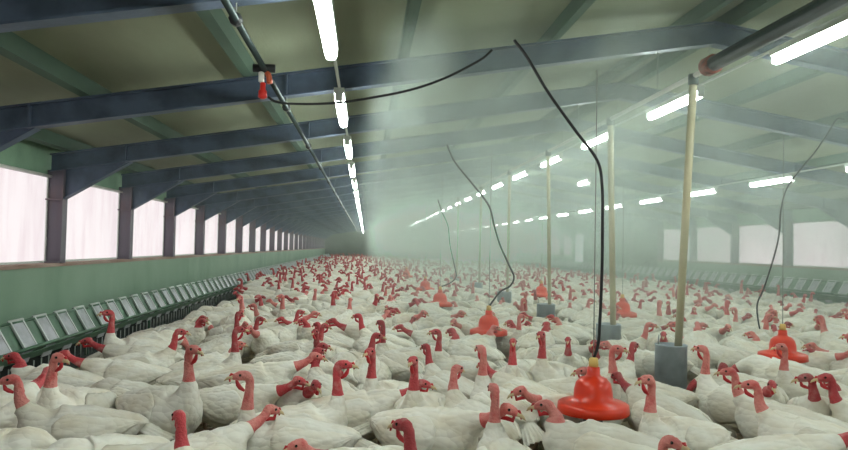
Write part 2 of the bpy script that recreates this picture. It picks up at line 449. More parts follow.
hose([(870, 128), (852, 124), (838, 119), (828, 133), (815, 152), (800, 170), (787, 188), (781, 210), (779, 235), (773, 260), (764, 288), (757, 308)], 10.4, .013,
     'dark wavy hose dropping beside the wide-spaced windows opposite the tall ones', last=(6.15, 10.4, .35))

# ------------------------------------------------------------------ misting pipe, valve, sagging cable
XP, ZP = -.90, EYE + 1.50
mp_ = empty('misting_pipe', (XP, 0, ZP))
MB().tube([(0, -7, 0), (0, 74, 0)], .026, 8).build('pipe', M['darkpipe'], mp_)
for i, yy in enumerate(y for y in YF if 4 < y < 60):
    MB().tube([(0, yy - .03, .0), (0, yy + .03, 0)], .045, 8).build('coupling', M['black'], mp_)
    MB().tube([(0, yy, .02), (0, yy, beam_c(XP) - BD - ZP + .004)], .006, 5).build('hanger_wire', M['cordm'], mp_)
tag(mp_, 'dark misting pipe with couplings running under the beams beside the lamps', 'pipe')
vy = at_y(268, 85, 6.27)
vl = empty('valve', (XP, 6.1, ZP)); vl.scale = (.72, .72, .72)
MB().tube([(-.14, 0, .02), (.12, 0, .02)], .05, 12).build('cap', M['black'], vl)
MB().lathe([(.02, -.02), (.035, -.03), (.035, -.14), (.02, -.15)], (-.04, 0, 0), 14).build('white_cup', M['white_pipe'], vl)
MB().lathe([(.02, -.15), (.034, -.16), (.034, -.24), (.05, -.25), (.055, -.33), (.02, -.35)], (-.02, 0, 0), 14).build('red_bowl', M['red'], vl)
MB().tube([(.02, 0, 0), (.05, 0, -.08), (.06, 0, -.16)], .035, 10).build('elbow', M['orange'], vl)
tag(vl, 'black, white and red regulator valve clamped to the misting pipe', 'valve')
hose([(268, 97), (277, 102), (300, 104), (335, 103), (370, 98), (410, 90), (445, 78), (480, 60), (492, 50)], 6.1, .011, 'black cable sagging from the red valve across the beams into the mist', 'sagging_cable')

# ------------------------------------------------------------------ feeding racks along both side walls
NU = 5; UW = BAY / NU
def rack_proto(dz=0.0):
    t = empty('feeding_rack')          # local: +x away from the wall, origin at the wall foot
    zt, zr, zb = .77 + dz, .475 + dz, .29 + dz * .8
    xt, xr_, xb = .42, .60, .50
    # green backing sheet
    def slab(a, b_, y0, y1, th, bld):
        (x0, z0), (x1, z1) = a, b_; dx, dz_ = x1 - x0, z1 - z0; l = math.hypot(dx, dz_); nx, nz_ = -dz_ / l * th, dx / l * th
        bld.prism_y([(x0, z0), (x1, z1), (x1 + nx, z1 + nz_), (x0 + nx, z0 + nz_)], y0, y1)
    s = MB(); slab((xt, zt - .02), (xr_ - .02, zr - .03), 0, BAY, -.012, s); slab((xr_ - .02, zr - .05), (xb, zb + .04), 0, BAY, .012, s)
    s.build('backing_sheet', M['rackgreen'], t)
    MB().tube([(xr_, 0, zr), (xr_, BAY, zr)], .022, 8).build('rail', M['rackgreen'], t)
    MB().tube([(xt, 0, zt), (xt, BAY, zt)], .016, 6).build('top_bar', M['rackgreen'], t)
    for i in range(NU):
        y0 = i * UW + .14; y1 = y0 + .26
        q = MB(); slab((xt - .01, zt), (xr_ - .01, zr + .0), y0, y1, .012, q); slab((xr_ - .03, zr - .02), (xb + .01, zb), y0, y1, -.012, q)
        pl = q.build('slot_plate', M['rackplate'], t)
        e_ = MB()
        for ya in (y0 - .03, y1): slab((xt - .015, zt + .012), (xr_ - .02, zr + .012), ya, ya + .03, .022, e_)
        e_.tube([(xt - .01, y0 - .04, zt + .02), (xt - .01, y1 + .04, zt + .02)], .018, 6)
        e_.build('rim', M['rackedge'], pl)
    for i in range(3 * NU):
        y = (i + .5) * BAY / (3 * NU)
        MB().tube([(xb + .03, y, zb), (xb + .03, y, .12)], .007, 5).build('rod', M['rod'], t)
    MB().prism_y([(xb + .08, 0), (xb + .08, .12), (xb + .06, .12), (xb + .04, .03), (.2, .03), (.18, .2), (.15, .2), (.15, 0)], 0, BAY).build('trough', M['trough'], t)
    b = MB()
    for y in (.03, BAY - .03):
        b.tube([(xt, y, .03), (xt, y, zt)], .018, 6); b.tube([(xr_ - .02, y, zr), (xt, y, zr - .2)], .012, 6)
    b.build('support_frame', M['rackgreen'], t)
    return t
rkL = rack_proto(0); rkR = rack_proto(.30)
rows = [(rkL, XL + .02, 0), (rkR, XR - .02, PI)]
firstL = True
for (proto, x, rz) in rows:
    n_ = 0
    ys = [y for y in YF[:-1] if y > (1.0 if rz == 0 else 6.0)]
    w = 'below the tall bright windows' if rz == 0 else 'below the misty windows'
    for i, y in enumerate(ys):
        o = proto if i == 0 else copy_tree(proto)
        o.location = (x, y if rz == 0 else y + BAY, 0); o.rotation_euler.z = rz
        tag(o, 'green metal feeding rack %s, section %s' % (w, rank(i, len(ys))), 'feeding rack', 'feeding racks ' + w)

# ------------------------------------------------------------------ turkeys
# spine rings: (x, z, half width, half height)
BODY = [(-.40, .475, .012, .010), (-.37, .48, .06, .035), (-.32, .478, .105, .068), (-.24, .462, .150, .112), (-.14, .445, .186, .150), (-.03, .435, .207, .176),
        (.08, .436, .213, .190), (.17, .450, .200, .190), (.245, .480, .170, .172), (.295, .525, .128, .140)]
def neck_pts(pose):
    # list of (x, y, z, r) from the neck root to the nape, then the head direction
    if pose == 'tall':   return [(.325, 0, .60, .085), (.340, 0, .67, .056), (.338, 0, .74, .040), (.332, 0, .81, .032), (.332, 0, .875, .030)], (1, 0, -.05)
    if pose == 'tall_turned': return [(.325, 0, .60, .085), (.342, 0, .67, .056), (.345, 0.005, .74, .041), (.338, 0.01, .80, .033), (.335, .012, .86, .030)], (.35, .95, -.1)
    if pose == 'mid':    return [(.335, 0, .59, .088), (.370, 0, .64, .060), (.395, 0, .69, .044), (.405, 0, .745, .035), (.412, 0, .80, .031)], (1, 0, -.15)
    if pose == 'mid_turned': return [(.335, 0, .59, .088), (.370, -.005, .64, .060), (.392, -.012, .69, .044), (.400, -.02, .74, .035), (.405, -.026, .79, .031)], (.4, -.9, -.2)
    if pose == 'forward': return [(.355, 0, .565, .090), (.415, 0, .590, .062), (.470, 0, .612, .045), (.520, 0, .635, .036), (.560, 0, .665, .032)], (1, 0, -.25)
    if pose == 'low':    return [(.36, 0, .53, .088), (.430, 0, .515, .062), (.490, 0, .475, .045), (.530, 0, .42, .036), (.555, 0, .36, .031)], (.6, 0, -.8)
    if pose == 'tucked': return [(.320, 0, .57, .095), (.335, 0, .60, .075), (.335, 0, .63, .055), (.345, .0, .652, .040), (.360, 0, .675, .034)], (1, 0, -.2)
POSES = ['tall', 'tall_turned', 'mid', 'mid_turned', 'forward', 'low', 'tucked']
def catmull(rows, n):
    rows = [np.array(r, float) for r in rows]; P = [2*rows[0]-rows[1]] + rows + [2*rows[-1]-rows[-2]]; out = []
    for i in range(1, len(P) - 2):
        a, b_, c, d = P[i-1:i+3]
        for j in range(n):
            t = j / n; out.append(.5*((2*b_) + (-a+c)*t + (2*a-5*b_+4*c-d)*t*t + (-a+3*b_-3*c+d)*t**3))
    out.append(P[-2]); return out
def turkey_body(pose, n=3, seg=20, rough=True):
    nk, hd = neck_pts(pose); nk = [q[:3] + (q[3] * (.97 if i == 0 else .86),) for i, q in enumerate(nk)]; hd = Vector(hd).normalized()
    nape = Vector(nk[-1][:3])
    rows = [(x, 0, z, w, h) for x, z, w, h in BODY] + [(x, y, z, r_, r_) for x, y, z, r_ in nk]
    nneck = len(rows)
    # the head turns out of the neck
    up = Vector((0, 0, 1)) if pose != 'low' else Vector((.6, 0, .5))
    c0 = nape + up * .030 + hd * .012
    head = [(c0 + hd * .012, .032, .033), (c0 + hd * .045 + up * .004, .031, .031), (c0 + hd * .075, .025, .024), (c0 + hd * .095 - up * .006, .015, .014), (c0 + hd * .103 - up * .008, .004, .004)]
    rows += [(p_.x, p_.y, p_.z, w, h) for p_, w, h in head]
    R_ = catmull(rows, n)
    pts = [Vector(r_[:3]) for r_ in R_]
    v = []; sidev = Vector((0, 1, 0))
    for i, p_ in enumerate(pts):
        t = (pts[min(i+1, len(pts)-1)] - pts[max(i-1, 0)]).normalized()
        if abs(t.y) < .9:
            sd = (Vector((0, 1, 0)) - t * t.y).normalized() if i < (nneck - 1) * n else None
        if sd is None or i >= (nneck - 1) * n:
            sd = (sidev - t * sidev.dot(t)).normalized()
        sidev = sd
        u = sd.cross(t).normalized() * -1
        if u.dot(Vector((0, 0, 1))) < 0 and i < 8 * n: u = -u
        w, h = max(R_[i][3], .003), max(R_[i][4], .003)
        if i < 10 * n and i > 0:
            u = u
        for k_ in range(seg):
            a = 2 * PI * k_ / seg
            ca, sa = math.cos(a), math.sin(a)
            rr = 1.0
            q = p_ + sd * (w * ca) + u * (h * sa)
            v.append(q)
    bare0 = (len(BODY) + 1) * n + n // 2      # first bare ring
    if rough:
        for i in range(len(pts)):
            for k_ in range(seg):
                q = v[i*seg+k_]; d = (q - pts[i])
                if d.length < 1e-5: continue
                if i < bare0:
                    a = noise.noise(Vector((q.x * 9, q.y * 14, q.z * 14))) * .014 + noise.noise(Vector((q.x * 30, q.y * 40, q.z * 40))) * .006
                    if i == bare0 - 1: a += .006
                else:
                    a = noise.noise(q * 90) * .006
                    if i > (nneck + 2) * n: a *= .2
                v[i*seg+k_] = q + d.normalized() * a
    f = []; mi = []
    for i in range(len(pts) - 1):
        for k_ in range(seg):
            f.append((i*seg+k_, i*seg+(k_+1) % seg, (i+1)*seg+(k_+1) % seg, (i+1)*seg+k_)); mi.append(0 if i < bare0 else 1)
    f.append(tuple(range(seg-1, -1, -1))); mi.append(0)
    f.append(tuple((len(pts)-1)*seg + k_ for k_ in range(seg))); mi.append(1)
    me = bpy.data.meshes.new('turkey_' + pose); me.from_pydata([tuple(q) for q in v], [], f)
    me.polygons.foreach_set('material_index', mi); me.polygons.foreach_set('use_smooth', [True] * len(f)); me.update()
    bm = bmesh.new(); bm.from_mesh(me); bmesh.ops.recalc_face_normals(bm, faces=bm.faces); bm.to_mesh(me); bm.free()
    return me, c0, hd, up, f, mi, v

def body_ring(x):
    for a, b_ in zip(BODY, BODY[1:]):
        if a[0] <= x <= b_[0]:
            t = (x - a[0]) / (b_[0] - a[0]); return [a[j] + (b_[j] - a[j]) * t for j in range(1, 4)]
    return list(BODY[0][1:]) if x < BODY[0][0] else list(BODY[-1][1:])
def wing_mesh(s):
    nx, na = 26, 12; v = []; f = []
    for layer in (0, 1):
        for i in range(nx + 1):
            u = i / nx; x = .20 - u * .60
            zc, w, h = body_ring(max(x, -.33))
            a0 = math.radians(58 - 18 * u); a1 = math.radians(-32 + 40 * u ** 1.5)
            edge = math.sin(PI * min(1, u * 5 + .08) / 2) * min(1, (1 - u) * 3 + .02)
            for j in range(na + 1):
                t = j / na; a = a0 + (a1 - a0) * t
                # width shrinks at both ends so that the outline is a leaf
                mid = .5 * (a0 + a1); a = mid + (a - mid) * (edge * .8 + .2)
                off = .004 + .022 * math.sin(PI * t) ** .6 * edge
                feather = .007 * ((u * 6 + t * 1.2) % 1.0) * edge * (1 if u > .12 else 0)
                ripple = .003 * math.sin(j * 2.1 + u * 9)
                o_ = (off + feather + ripple) if layer == 0 else -.02
                drop = max(0, -.33 - x)
                v.append((x, s * (w + o_) * math.cos(a) - s * drop * .55 + (s * drop * .2), zc + (h + o_) * math.sin(a) - drop * .25))
    n1 = (nx + 1) * (na + 1)
    for i in range(nx):
        for j in range(na):
            a = i * (na + 1) + j; q = (a, a + 1, a + na + 2, a + na + 1)
            f.append(q); f.append(tuple(x + n1 for x in reversed(q)))
    for i in range(nx):
        for j in (0, na):
            a = i * (na + 1) + j; b_ = a + na + 1; f.append((a, b_, b_ + n1, a + n1) if j == 0 else (b_, a, a + n1, b_ + n1))
    for j in range(na):
        for i in (0, nx):
            a = i * (na + 1) + j; b_ = a + 1; f.append((b_, a, a + n1, b_ + n1) if i == 0 else (a, b_, b_ + n1, a + n1))
    me = bpy.data.meshes.new('wing'); me.from_pydata(v, [], f); me.polygons.foreach_set('use_smooth', [True] * len(f)); me.update()
    bm = bmesh.new(); bm.from_mesh(me); bmesh.ops.recalc_face_normals(bm, faces=bm.faces); bm.to_mesh(me); bm.free()
    return me
def tail_mesh():
    nj, ni = 8, 36; v = []; f = []
    for layer in (0, 1):
        for j in range(nj + 1):
            t = j / nj
            for i in range(ni + 1):
                a = (i / ni - .5) * 2; fe = abs(math.sin(a * PI * 4.5))
                L_ = .21 + .025 * fe * (t ** 2) * 4 * .5 - .05 * a * a
                ang = a * .42
                rr = t * L_
                x = -.33 - rr * math.cos(ang); y = a * .055 + rr * math.sin(ang)
                z = .495 - .06 * a * a - t * .085 - t * t * .03 + .008 * fe * t + (.008 * (1 - t) + .002 if layer == 0 else -.008 * (1 - t) - .002)
                v.append((x, y, z))
    n1 = (nj + 1) * (ni + 1)
    for j in range(nj):
        for i in range(ni):
            a = j * (ni + 1) + i; q = (a, a + 1, a + ni + 2, a + ni + 1); f.append(q); f.append(tuple(x + n1 for x in reversed(q)))
    rim = [j * (ni + 1) for j in range(nj + 1)] + [nj * (ni + 1) + i for i in range(1, ni + 1)] + [j * (ni + 1) + ni for j in range(nj - 1, -1, -1)] + [i for i in range(ni - 1, 0, -1)]
    for a, b_ in zip(rim, rim[1:] + rim[:1]): f.append((a, b_, b_ + n1, a + n1))
    me = bpy.data.meshes.new('tail'); me.from_pydata(v, [], f); me.polygons.foreach_set('use_smooth', [True] * len(f)); me.update()
    bm = bmesh.new(); bm.from_mesh(me); bmesh.ops.recalc_face_normals(bm, faces=bm.faces); bm.to_mesh(me); bm.free()
    return me
def leg_mesh(s):
    b = MB()
    b.tube([(.03, s * .10, .42), (.045, s * .105, .34), (.03, s * .105, .27), (-.005, s * .105, .22)], [.07, .062, .042, .021], 10)
    b.tube([(-.005, s * .105, .235), (.0, s * .105, .12), (.015, s * .105, .022)], [.020, .013, .016], 8, m=1)
    for a in (-.45, 0, .45):
        ca, sa = math.cos(a), math.sin(a)
        b.tube([(.01, s * .105, .02), (.01 + .05 * ca, s * .105 + .05 * sa, .018), (.01 + .10 * ca, s * .105 + .10 * sa, .008)], [.013, .011, .005], 6, m=1)
    b.tube([(.01, s * .105, .02), (-.04, s * .105, .008)], [.011, .005], 6, m=1)
    return b.mesh('leg')

PROT = {}
wingL, wingR, tailM, legL, legR = wing_mesh(1), wing_mesh(-1), tail_mesh(), leg_mesh(1), leg_mesh(-1)
def sphere(b, c, r_, n=8, sc=(1, 1, 1)):
    prof = [(max(r_ * math.sin(PI * i / n), 1e-4), -r_ * math.cos(PI * i / n)) for i in range(n + 1)]
    k0 = len(b.v); b.lathe(prof, (0, 0, 0), 10)
    for i in range(k0, len(b.v)): q = b.v[i]; b.v[i] = (q[0]*sc[0] + c[0], q[1]*sc[1] + c[1], q[2]*sc[2] + c[2])
for pose in POSES:
    me, c0, hd, up, _, _, _ = turkey_body(pose)
    sd = up.cross(hd).normalized()
    PROT[pose] = dict(me=me, head=c0 + hd * .03)
    bk = MB(); tip = c0 + hd * .145 - up * .022
    bk.tube([c0 + hd * .082 - up * .003, c0 + hd * .11 - up * .004, c0 + hd * .13 - up * .010, tip], [.018, .014, .009, .002], 8)
    PROT[pose]['beak'] = bk.mesh('beak')
    wt = MB()
    a0 = c0 + hd * .07 - up * .022; nk = Vector(neck_pts(pose)[0][-2][:3]) + hd * .03
    wt.tube([a0, a0 - up * .03 - hd * .01, a0.lerp(nk, .7) + hd * .012, nk], [.008, .014, .014, .008], 8)
    PROT[pose]['wattle'] = wt.mesh('wattle')
    sn = MB(); s0 = c0 + hd * .088 + up * .012
    sn.tube([s0, s0 + hd * .014 + up * .006, s0 + hd * .024 - up * .012, s0 + hd * .022 - up * .04 + sd * .012], [.007, .009, .008, .005], 7)
    PROT[pose]['snood'] = sn.mesh('snood')
    eyes = []
    for s in (1, -1):
        e_ = MB(); sphere(e_, c0 + hd * .048 + up * .010 + sd * s * .030, .0085); eyes.append(e_.mesh('eye'))
    PROT[pose]['eyes'] = eyes

BIRDS = []                                       # (x, y) of every single turkey
def turkey(x, y, rz, pose, s=1.0, label=None, full=True, pale=False):
    P = PROT[pose]
    key = (pose, pale)
    if 'me_%s' % pale not in P:
        me = P['me'].copy(); me.materials.append(M['feather']); me.materials.append(M['skin_pale' if pale else 'skin']); P['me_%s' % pale] = me
    o = bpy.data.objects.new('turkey', P['me_%s' % pale]); COL.objects.link(o)
    o.location = (x, y, 0); o.rotation_euler = (0, 0, rz); o.scale = (s, s, s)
    def part(n, me, mats):
        if not me.materials:
            for q in mats: me.materials.append(q)
        c = bpy.data.objects.new(n, me); COL.objects.link(c); c.parent = o
    part('leg', legL, [M['feather'], M['legm']]); part('leg', legR, [M['feather'], M['legm']])
    part('wing', wingL, [M['feather']]); part('wing', wingR, [M['feather']]); part('tail', tailM, [M['feather']])
    if full:
        part('beak', P['beak'], [M['beak']]); part('wattle', P['wattle'], [M['red_skin_dark']]); part('snood', P['snood'], [M['red_skin_dark']])
        for e_ in P['eyes']: part('eye', e_, [M['eye']])
    tag(o, label, 'turkey', 'white turkeys in the flock')
    BIRDS.append((x, y, rz, s, pose, o)); return o
M['red_skin_dark'] = mat('deep_red_wattle', (196, 40, 48), .45, objrand=.15)

# turkeys one can pick out: head pixel, height of the head in the pose, heading (0 = away from the wall, i.e. to the right; 180 = to the left; 90 = away; 270 = towards the viewer)
HAND = [
 (108, 313, 'tall', 215, 1.05, 0, 'tall white turkey with stretched red neck standing against the rack plates'),
 (64, 354, 'forward', 185, 1.0, 0, 'white turkey with bright red neck and pink head reaching at the rack'),
 (11, 380, 'mid', 200, 1.0, 1, 'white turkey with pale pink head below the nearest rack section'),
 (180, 332, 'mid', 10, 1.0, 0, 'white turkey with red head and dark beak in front of the shadowed rack foot'),
 (193, 350, 'tall', 350, 1.08, 1, 'large white turkey with long pink neck in front of the rack'),
 (239, 330, 'tall', 20, 1.0, 0, 'white turkey with upright red neck, body turned to the rack, beside the large pink-necked one'),
 (239, 314, 'tall', 60, .95, 0, 'white turkey whose red-brown head rises just behind the upright red-necked one'),
 (260, 319, 'mid', 340, .95, 0, 'white turkey with short dark red neck, pale breast toward the open gap'),
 (281, 319, 'forward', 200, .95, 0, 'white turkey with dark brown-red head lowered near the open gap'),
 (243, 376, 'tall', 190, 1.0, 1, 'white turkey with pale-tipped face and pink neck beside the bright red-headed one'),
 (299, 381, 'forward', 340, 1.0, 0, 'white turkey with very bright red lowered head, back toward the pale-faced one'),
 (315, 332, 'mid', 250, .95, 0, 'white turkey with red neck, one of a close pair of heads before the lamp row'),
 (325, 326, 'mid', 330, .95, 0, 'white turkey with brown-red head, farther of a close pair of heads'),
 (319, 351, 'mid_turned', 120, .95, 0, 'white turkey with small dark head turned aside behind the red-headed group'),
 (343, 365, 'tall', 70, 1.0, 0, 'white turkey with dark head and red neck leaning forward'),
 (316, 385, 'forward', 280, 1.0, 0, 'white turkey with round dark red head peering toward the viewer'),
 (331, 388, 'low', 250, 1.0, 0, 'white turkey with small dark red head held low between two others'),
 (370, 352, 'tall', 240, 1.0, 0, 'white turkey with thick bright red neck in mid flock'),
 (377, 336, 'mid_turned', 20, 1.0, 0, 'white turkey with dark head right behind the thick red-necked one'),
 (381, 323, 'tall', 30, 1.0, 0, 'white turkey with slanted red neck farther back in mid flock'),
 (358, 316, 'mid', 150, 1.0, 0, 'white turkey with greyish drooped head and broad pale back'),
 (300, 312, 'mid', 30, .95, 0, 'white turkey with small brown head and green-shaded back by the rack end'),
 (413, 361, 'tall', 250, 1.02, 0, 'white turkey with tall curved red neck, upright over the lowered red head'),
 (423, 384, 'forward', 345, 1.0, 0, 'white turkey with crimson lowered head pointing at the nearest drinker'),
 (436, 332, 'tall', 200, .95, 0, 'white turkey with slim pink neck upright before the mid-distance drinker'),
 (426, 347, 'mid', 120, .95, 0, 'white turkey with small rosy neck between two upright red ones'),
 (457, 369, 'mid_turned', 100, 1.0, 1, 'white turkey with dull pink head turned over its back'),
 (481, 349, 'tall', 350, 1.0, 1, 'white turkey with pink-cheeked head above the pair of crimson heads'),
 (479, 368, 'mid', 350, 1.0, 0, 'white turkey with rosy neck, middle one of three stacked heads'),
 (488, 381, 'mid_turned', 300, 1.0, 0, 'white turkey with bright crimson face, lowest of three stacked heads'),
 (513, 342, 'tall', 260, 1.0, 0, 'white turkey with brown-pink neck right after the mid-distance drinker'),
 (541, 335, 'tall', 280, 1.05, 0, 'white turkey with thick pink neck below the third feeder'),
 (568, 340, 'mid', 250, .95, 0, 'white turkey with small dark red head between second and third feeders'),
 (583, 371, 'forward', 170, 1.0, 1, 'white turkey with pink neck pressed beside the nearest bell drinker'),
 (594, 343, 'mid', 200, .95, 0, 'white turkey with dark red head just behind the hose of the nearest drinker'),
 (603, 344, 'forward', 20, .95, 0, 'white turkey with red-brown head beneath the second feeder'),
 (545, 381, 'low', 200, 1.0, 1, 'white turkey with pale lowered head and broad white back before the nearest drinker'),
 (520, 391, 'forward', 170, 1.0, 1, 'white turkey with faint pink face and rounded back close to the viewer'),
 (617, 349, 'tall', 200, 1.0, 1, 'white turkey with pale brownish neck between nearest drinker and nearest feeder'),
 (634, 345, 'mid', 20, .95, 0, 'white turkey with grey-brown head before the second feeder'),
 (617, 376, 'forward', 20, 1.0, 0, 'white turkey with blotchy pink face beside the nearest drinker bell'),
 (647, 380, 'tall', 220, 1.0, 1, 'white turkey with tan-pink neck touching the nearest grey feeder'),
 (702, 349, 'tall', 30, 1.0, 1, 'white turkey with hooked greyish-pink neck just past the nearest feeder'),
 (717, 382, 'low', 200, 1.0, 0, 'white turkey with dark brown lowered head at the foot of the nearest feeder'),
 (781, 347, 'tall', 190, 1.0, 1, 'white turkey with pale narrow neck standing before the wide-rimmed drinker'),
 (729, 372, 'mid', 160, 1.0, 1, 'white turkey with faint pink neck between the nearest feeder and wide-rimmed drinker'),
 (751, 385, 'mid', 150, 1.0, 1, 'white turkey with thin tan neck in front of the wide-rimmed drinker'),
 (772, 385, 'forward', 10, 1.0, 0, 'white turkey with rosy spotted face below the wide-rimmed drinker'),
 (806, 378, 'mid_turned', 300, 1.0, 0, 'white turkey with bright pink mottled face past the wide-rimmed drinker'),
 (826, 378, 'mid', 200, 1.0, 0, 'white turkey with rosy neck at the corner past the wide-rimmed drinker'),
 (820, 318, 'mid', 100, 1.1, 1, 'big white turkey with pale head standing behind the wide-rimmed drinker'),
 (650, 325, 'mid', 330, 1.0, 1, 'white turkey with grey head between the second feeder and leaning cream tube'),
 (703, 325, 'forward', 10, 1.0, 1, 'white turkey with greyish head stretched just past the leaning cream tube'),
]
taken = []
def clash(x, y, rz, s=1.0, k=1.0):
    """compare bodies as two discs each"""
    c, sn = math.cos(rz), math.sin(rz)
    A = [(x + c * q * s, y + sn * q * s) for q in (-.2, .0, .15)]
    for (bx, by, brz, bs) in taken:
        if abs(bx - x) > .9 or abs(by - y) > .9: continue
        cb, sb = math.cos(brz), math.sin(brz)
        for q in (-.2, .0, .15):
            ux, uy = bx + cb * q * bs, by + sb * q * bs
            for ax, ay in A:
                if (ux - ax) ** 2 + (uy - ay) ** 2 < (.40 * k) ** 2: return True
    return False
def blocked(x, y, rz):
    c, sn = math.cos(rz), math.sin(rz)
    for q in (-.25, .0, .2):
        ax, ay = x + c * q, y + sn * q
        if ax < XL + .88 or ax > XR - .9: return True
        for fx, fy in FEEDPOS:
            if (ax - fx) ** 2 + (ay - fy) ** 2 < .50 ** 2: return True
        for fx, fy in DRPOS:
            if (ax - fx) ** 2 + (ay - fy) ** 2 < .30 ** 2: return True
    return False
nclash = 0
for hx, hy, pose, deg, s, pale, lb in HAND:
    h = PROT[pose]['head'] * s; rz = math.radians(deg)
    P = at_z(hx, hy, h.z)
    def base(rz): return P.x - (math.cos(rz) * h.x - math.sin(rz) * h.y), P.y - (math.sin(rz) * h.x + math.cos(rz) * h.y)
    # turn a little, if needed, until the body stands clear of its neighbours
    best = None
    for da in (0, 15, -15, 30, -30, 45, -45, 65, -65, 90, -90, 120, -120, 150, -150, 180):
        r2 = rz + math.radians(da); x, y = base(r2)
        if not blocked(x, y, r2) and not clash(x, y, r2, s, .85): best = (x, y, r2); break
    if best is None:
        nclash += 1; print('CLASH', lb); continue
    x, y, r2 = best
    taken.append((x, y, r2, s)); turkey(x, y, r2, pose, s, lb, True, bool(pale))
print('hand placed clashes', nclash)

# the rest of the nearest three hundred
def in_frame(x, y, pad=30):
    d = RM.transposed() @ Vector((x, y, .5 - EYE))
    if d.z > -.5: return False
    u = 424 + d.x / -d.z * F
    return -pad < u < 848 + pad
rng = random.Random(3)
fill = []
WTS = ['tall', 'tall_turned', 'mid', 'mid_turned', 'forward', 'forward', 'low', 'low', 'low', 'tucked', 'tucked', 'tucked', 'forward']
NIND = 298
y = 3.1
for step in range(60000):
    if len(fill) + len(BIRDS) >= NIND + 400: break
    lo = 3.0 + 25 * (step / 60000)
    yy = lo + rng.random() * 1.2
    xx = max(-.55 * yy - .3, XL + .9) + rng.random() * (min(.71 * yy + .4, XR - .95) - max(-.55 * yy - .3, XL + .9))
    rz = rng.random() * 2 * PI
    if xx < (-2.7 if yy < 16 else -2.7 - (yy - 16) * .1): continue
    if not in_frame(xx, yy) or blocked(xx, yy, rz) or clash(xx, yy, rz, 1.0): continue
    if (xx - 2.95) ** 2 + (yy - 6.55) ** 2 < .62 ** 2: continue
    # leave the small open gap of litter beside the rack
    if (xx + 1.35) ** 2 + (yy - 7.9) ** 2 < .3: continue
    s = rng.uniform(.92, 1.07)
    taken.append((xx, yy, rz, s)); fill.append((xx, yy, rz, s, rng.choice(WTS + ['low', 'tucked', 'forward', 'low']), rng.random() < .55))
fill.sort(key=lambda q: q[1])
nind = NIND - len(BIRDS)
far = fill[nind:]
LAND = [((FEEDPOS[0]), 'the nearest grey feeder'), (FEEDPOS[1], 'the second grey feeder'), (FEEDPOS[2], 'the third grey feeder'),
        (DRPOS[0], 'the nearest orange drinker'), (DRPOS[1], 'the wide-rimmed orange drinker'), (DRPOS[2], 'the mid-distance orange drinker'), (DRPOS[3], 'the orange drinker past second feeder')]
for i, yy in enumerate([q for q in YF if 4 < q < 17]): LAND.append(((XL + .6, yy + BAY / 2), 'the %s tall window' % ORD[i] ))
for i, yy in enumerate([q for q in YF if 12 < q < 20]): LAND.append(((XR - .8, yy + BAY / 2), 'the %s misty window' % ORD[i]))
used_l = {}
posn = {'tall': 'neck stretched up', 'tall_turned': 'raised head turned', 'mid': 'head half raised', 'mid_turned': 'head turned aside', 'forward': 'head pushed forward', 'low': 'head lowered', 'tucked': 'head tucked in'}
fixed = [(q[0], q[1]) for q in BIRDS]
cand = [(a[0], a[1], a) for a in fill[:nind]]
items = []
for x, y, a in cand:
    d, (lp, ln) = min((((x - lp[0]) ** 2 + (y - lp[1]) ** 2), (lp, ln)) for lp, ln in LAND)
    dx, dy = x - lp[0], y - lp[1]
    sec = ('behind' if dy > 0 else 'in front of') if abs(dy) > abs(dx) else ('right of' if dx > 0 else 'left of')
    if 'window' in ln: sec = 'out from' if abs(dy) < .9 else ('before' if dy < 0 else 'beyond')
    items.append((ln, sec, posn[a[4]], d, a))
items.sort(key=lambda q: (q[0], q[1], q[2], q[3]))
cnt = {}
for ln, sec, pz, d, a in items:
    k_ = (ln, sec, pz); cnt[k_] = cnt.get(k_, 0) + 1
idx = {}
for ln, sec, pz, d, a in items:
    k_ = (ln, sec, pz); i = idx.get(k_, 0); idx[k_] = i + 1
    if cnt[k_] == 1: lb = 'white turkey, %s, %s %s' % (pz, sec, ln)
    else: lb = 'white turkey, %s, %s closest %s %s' % (pz, ORD[i] if i else 'the', sec, ln)
    x, y, rz, s, pose, pale = a
    turkey(x, y, rz, pose, s, lb.replace('the closest', 'closest'), y < 13, pale)

# the rest of the flock: past about three hundred, one object
low = {}
for pose in POSES:
    me, c0, hd, up, f, mi, v = turkey_body(pose, n=1, seg=8, rough=False)
    V = [tuple(q.co) for q in me.vertices]; Fs = [tuple(p_.vertices) for p_ in me.polygons]; Ms = [p_.material_index for p_ in me.polygons]
    for s in (1, -1):
        b = MB().box((-.012, s * .1 - .012, 0), (.012, s * .1 + .012, .32)); n0 = len(V); V += b.v; Fs += [tuple(i + n0 for i in q) for q in b.f]; Ms += [0] * 6
    # folded tail wedge
    n0 = len(V); V += [(-.33, -.06, .50), (-.33, .06, .50), (-.54, .11, .42), (-.54, -.11, .42), (-.33, -.06, .47), (-.33, .06, .47)]
    Fs += [tuple(n0 + i for i in q) for q in ((0, 1, 2, 3), (4, 3, 2, 5), (0, 3, 4), (1, 5, 2), (0, 4, 5, 1))]; Ms += [0] * 5
    low[pose] = (np.array(V), Fs, Ms)
yfar0 = max(a[1] for a in fill[:nind])
ymax_fill = max(a[1] for a in fill) - 1.0
farb = [a for a in far if a[1] < ymax_fill]
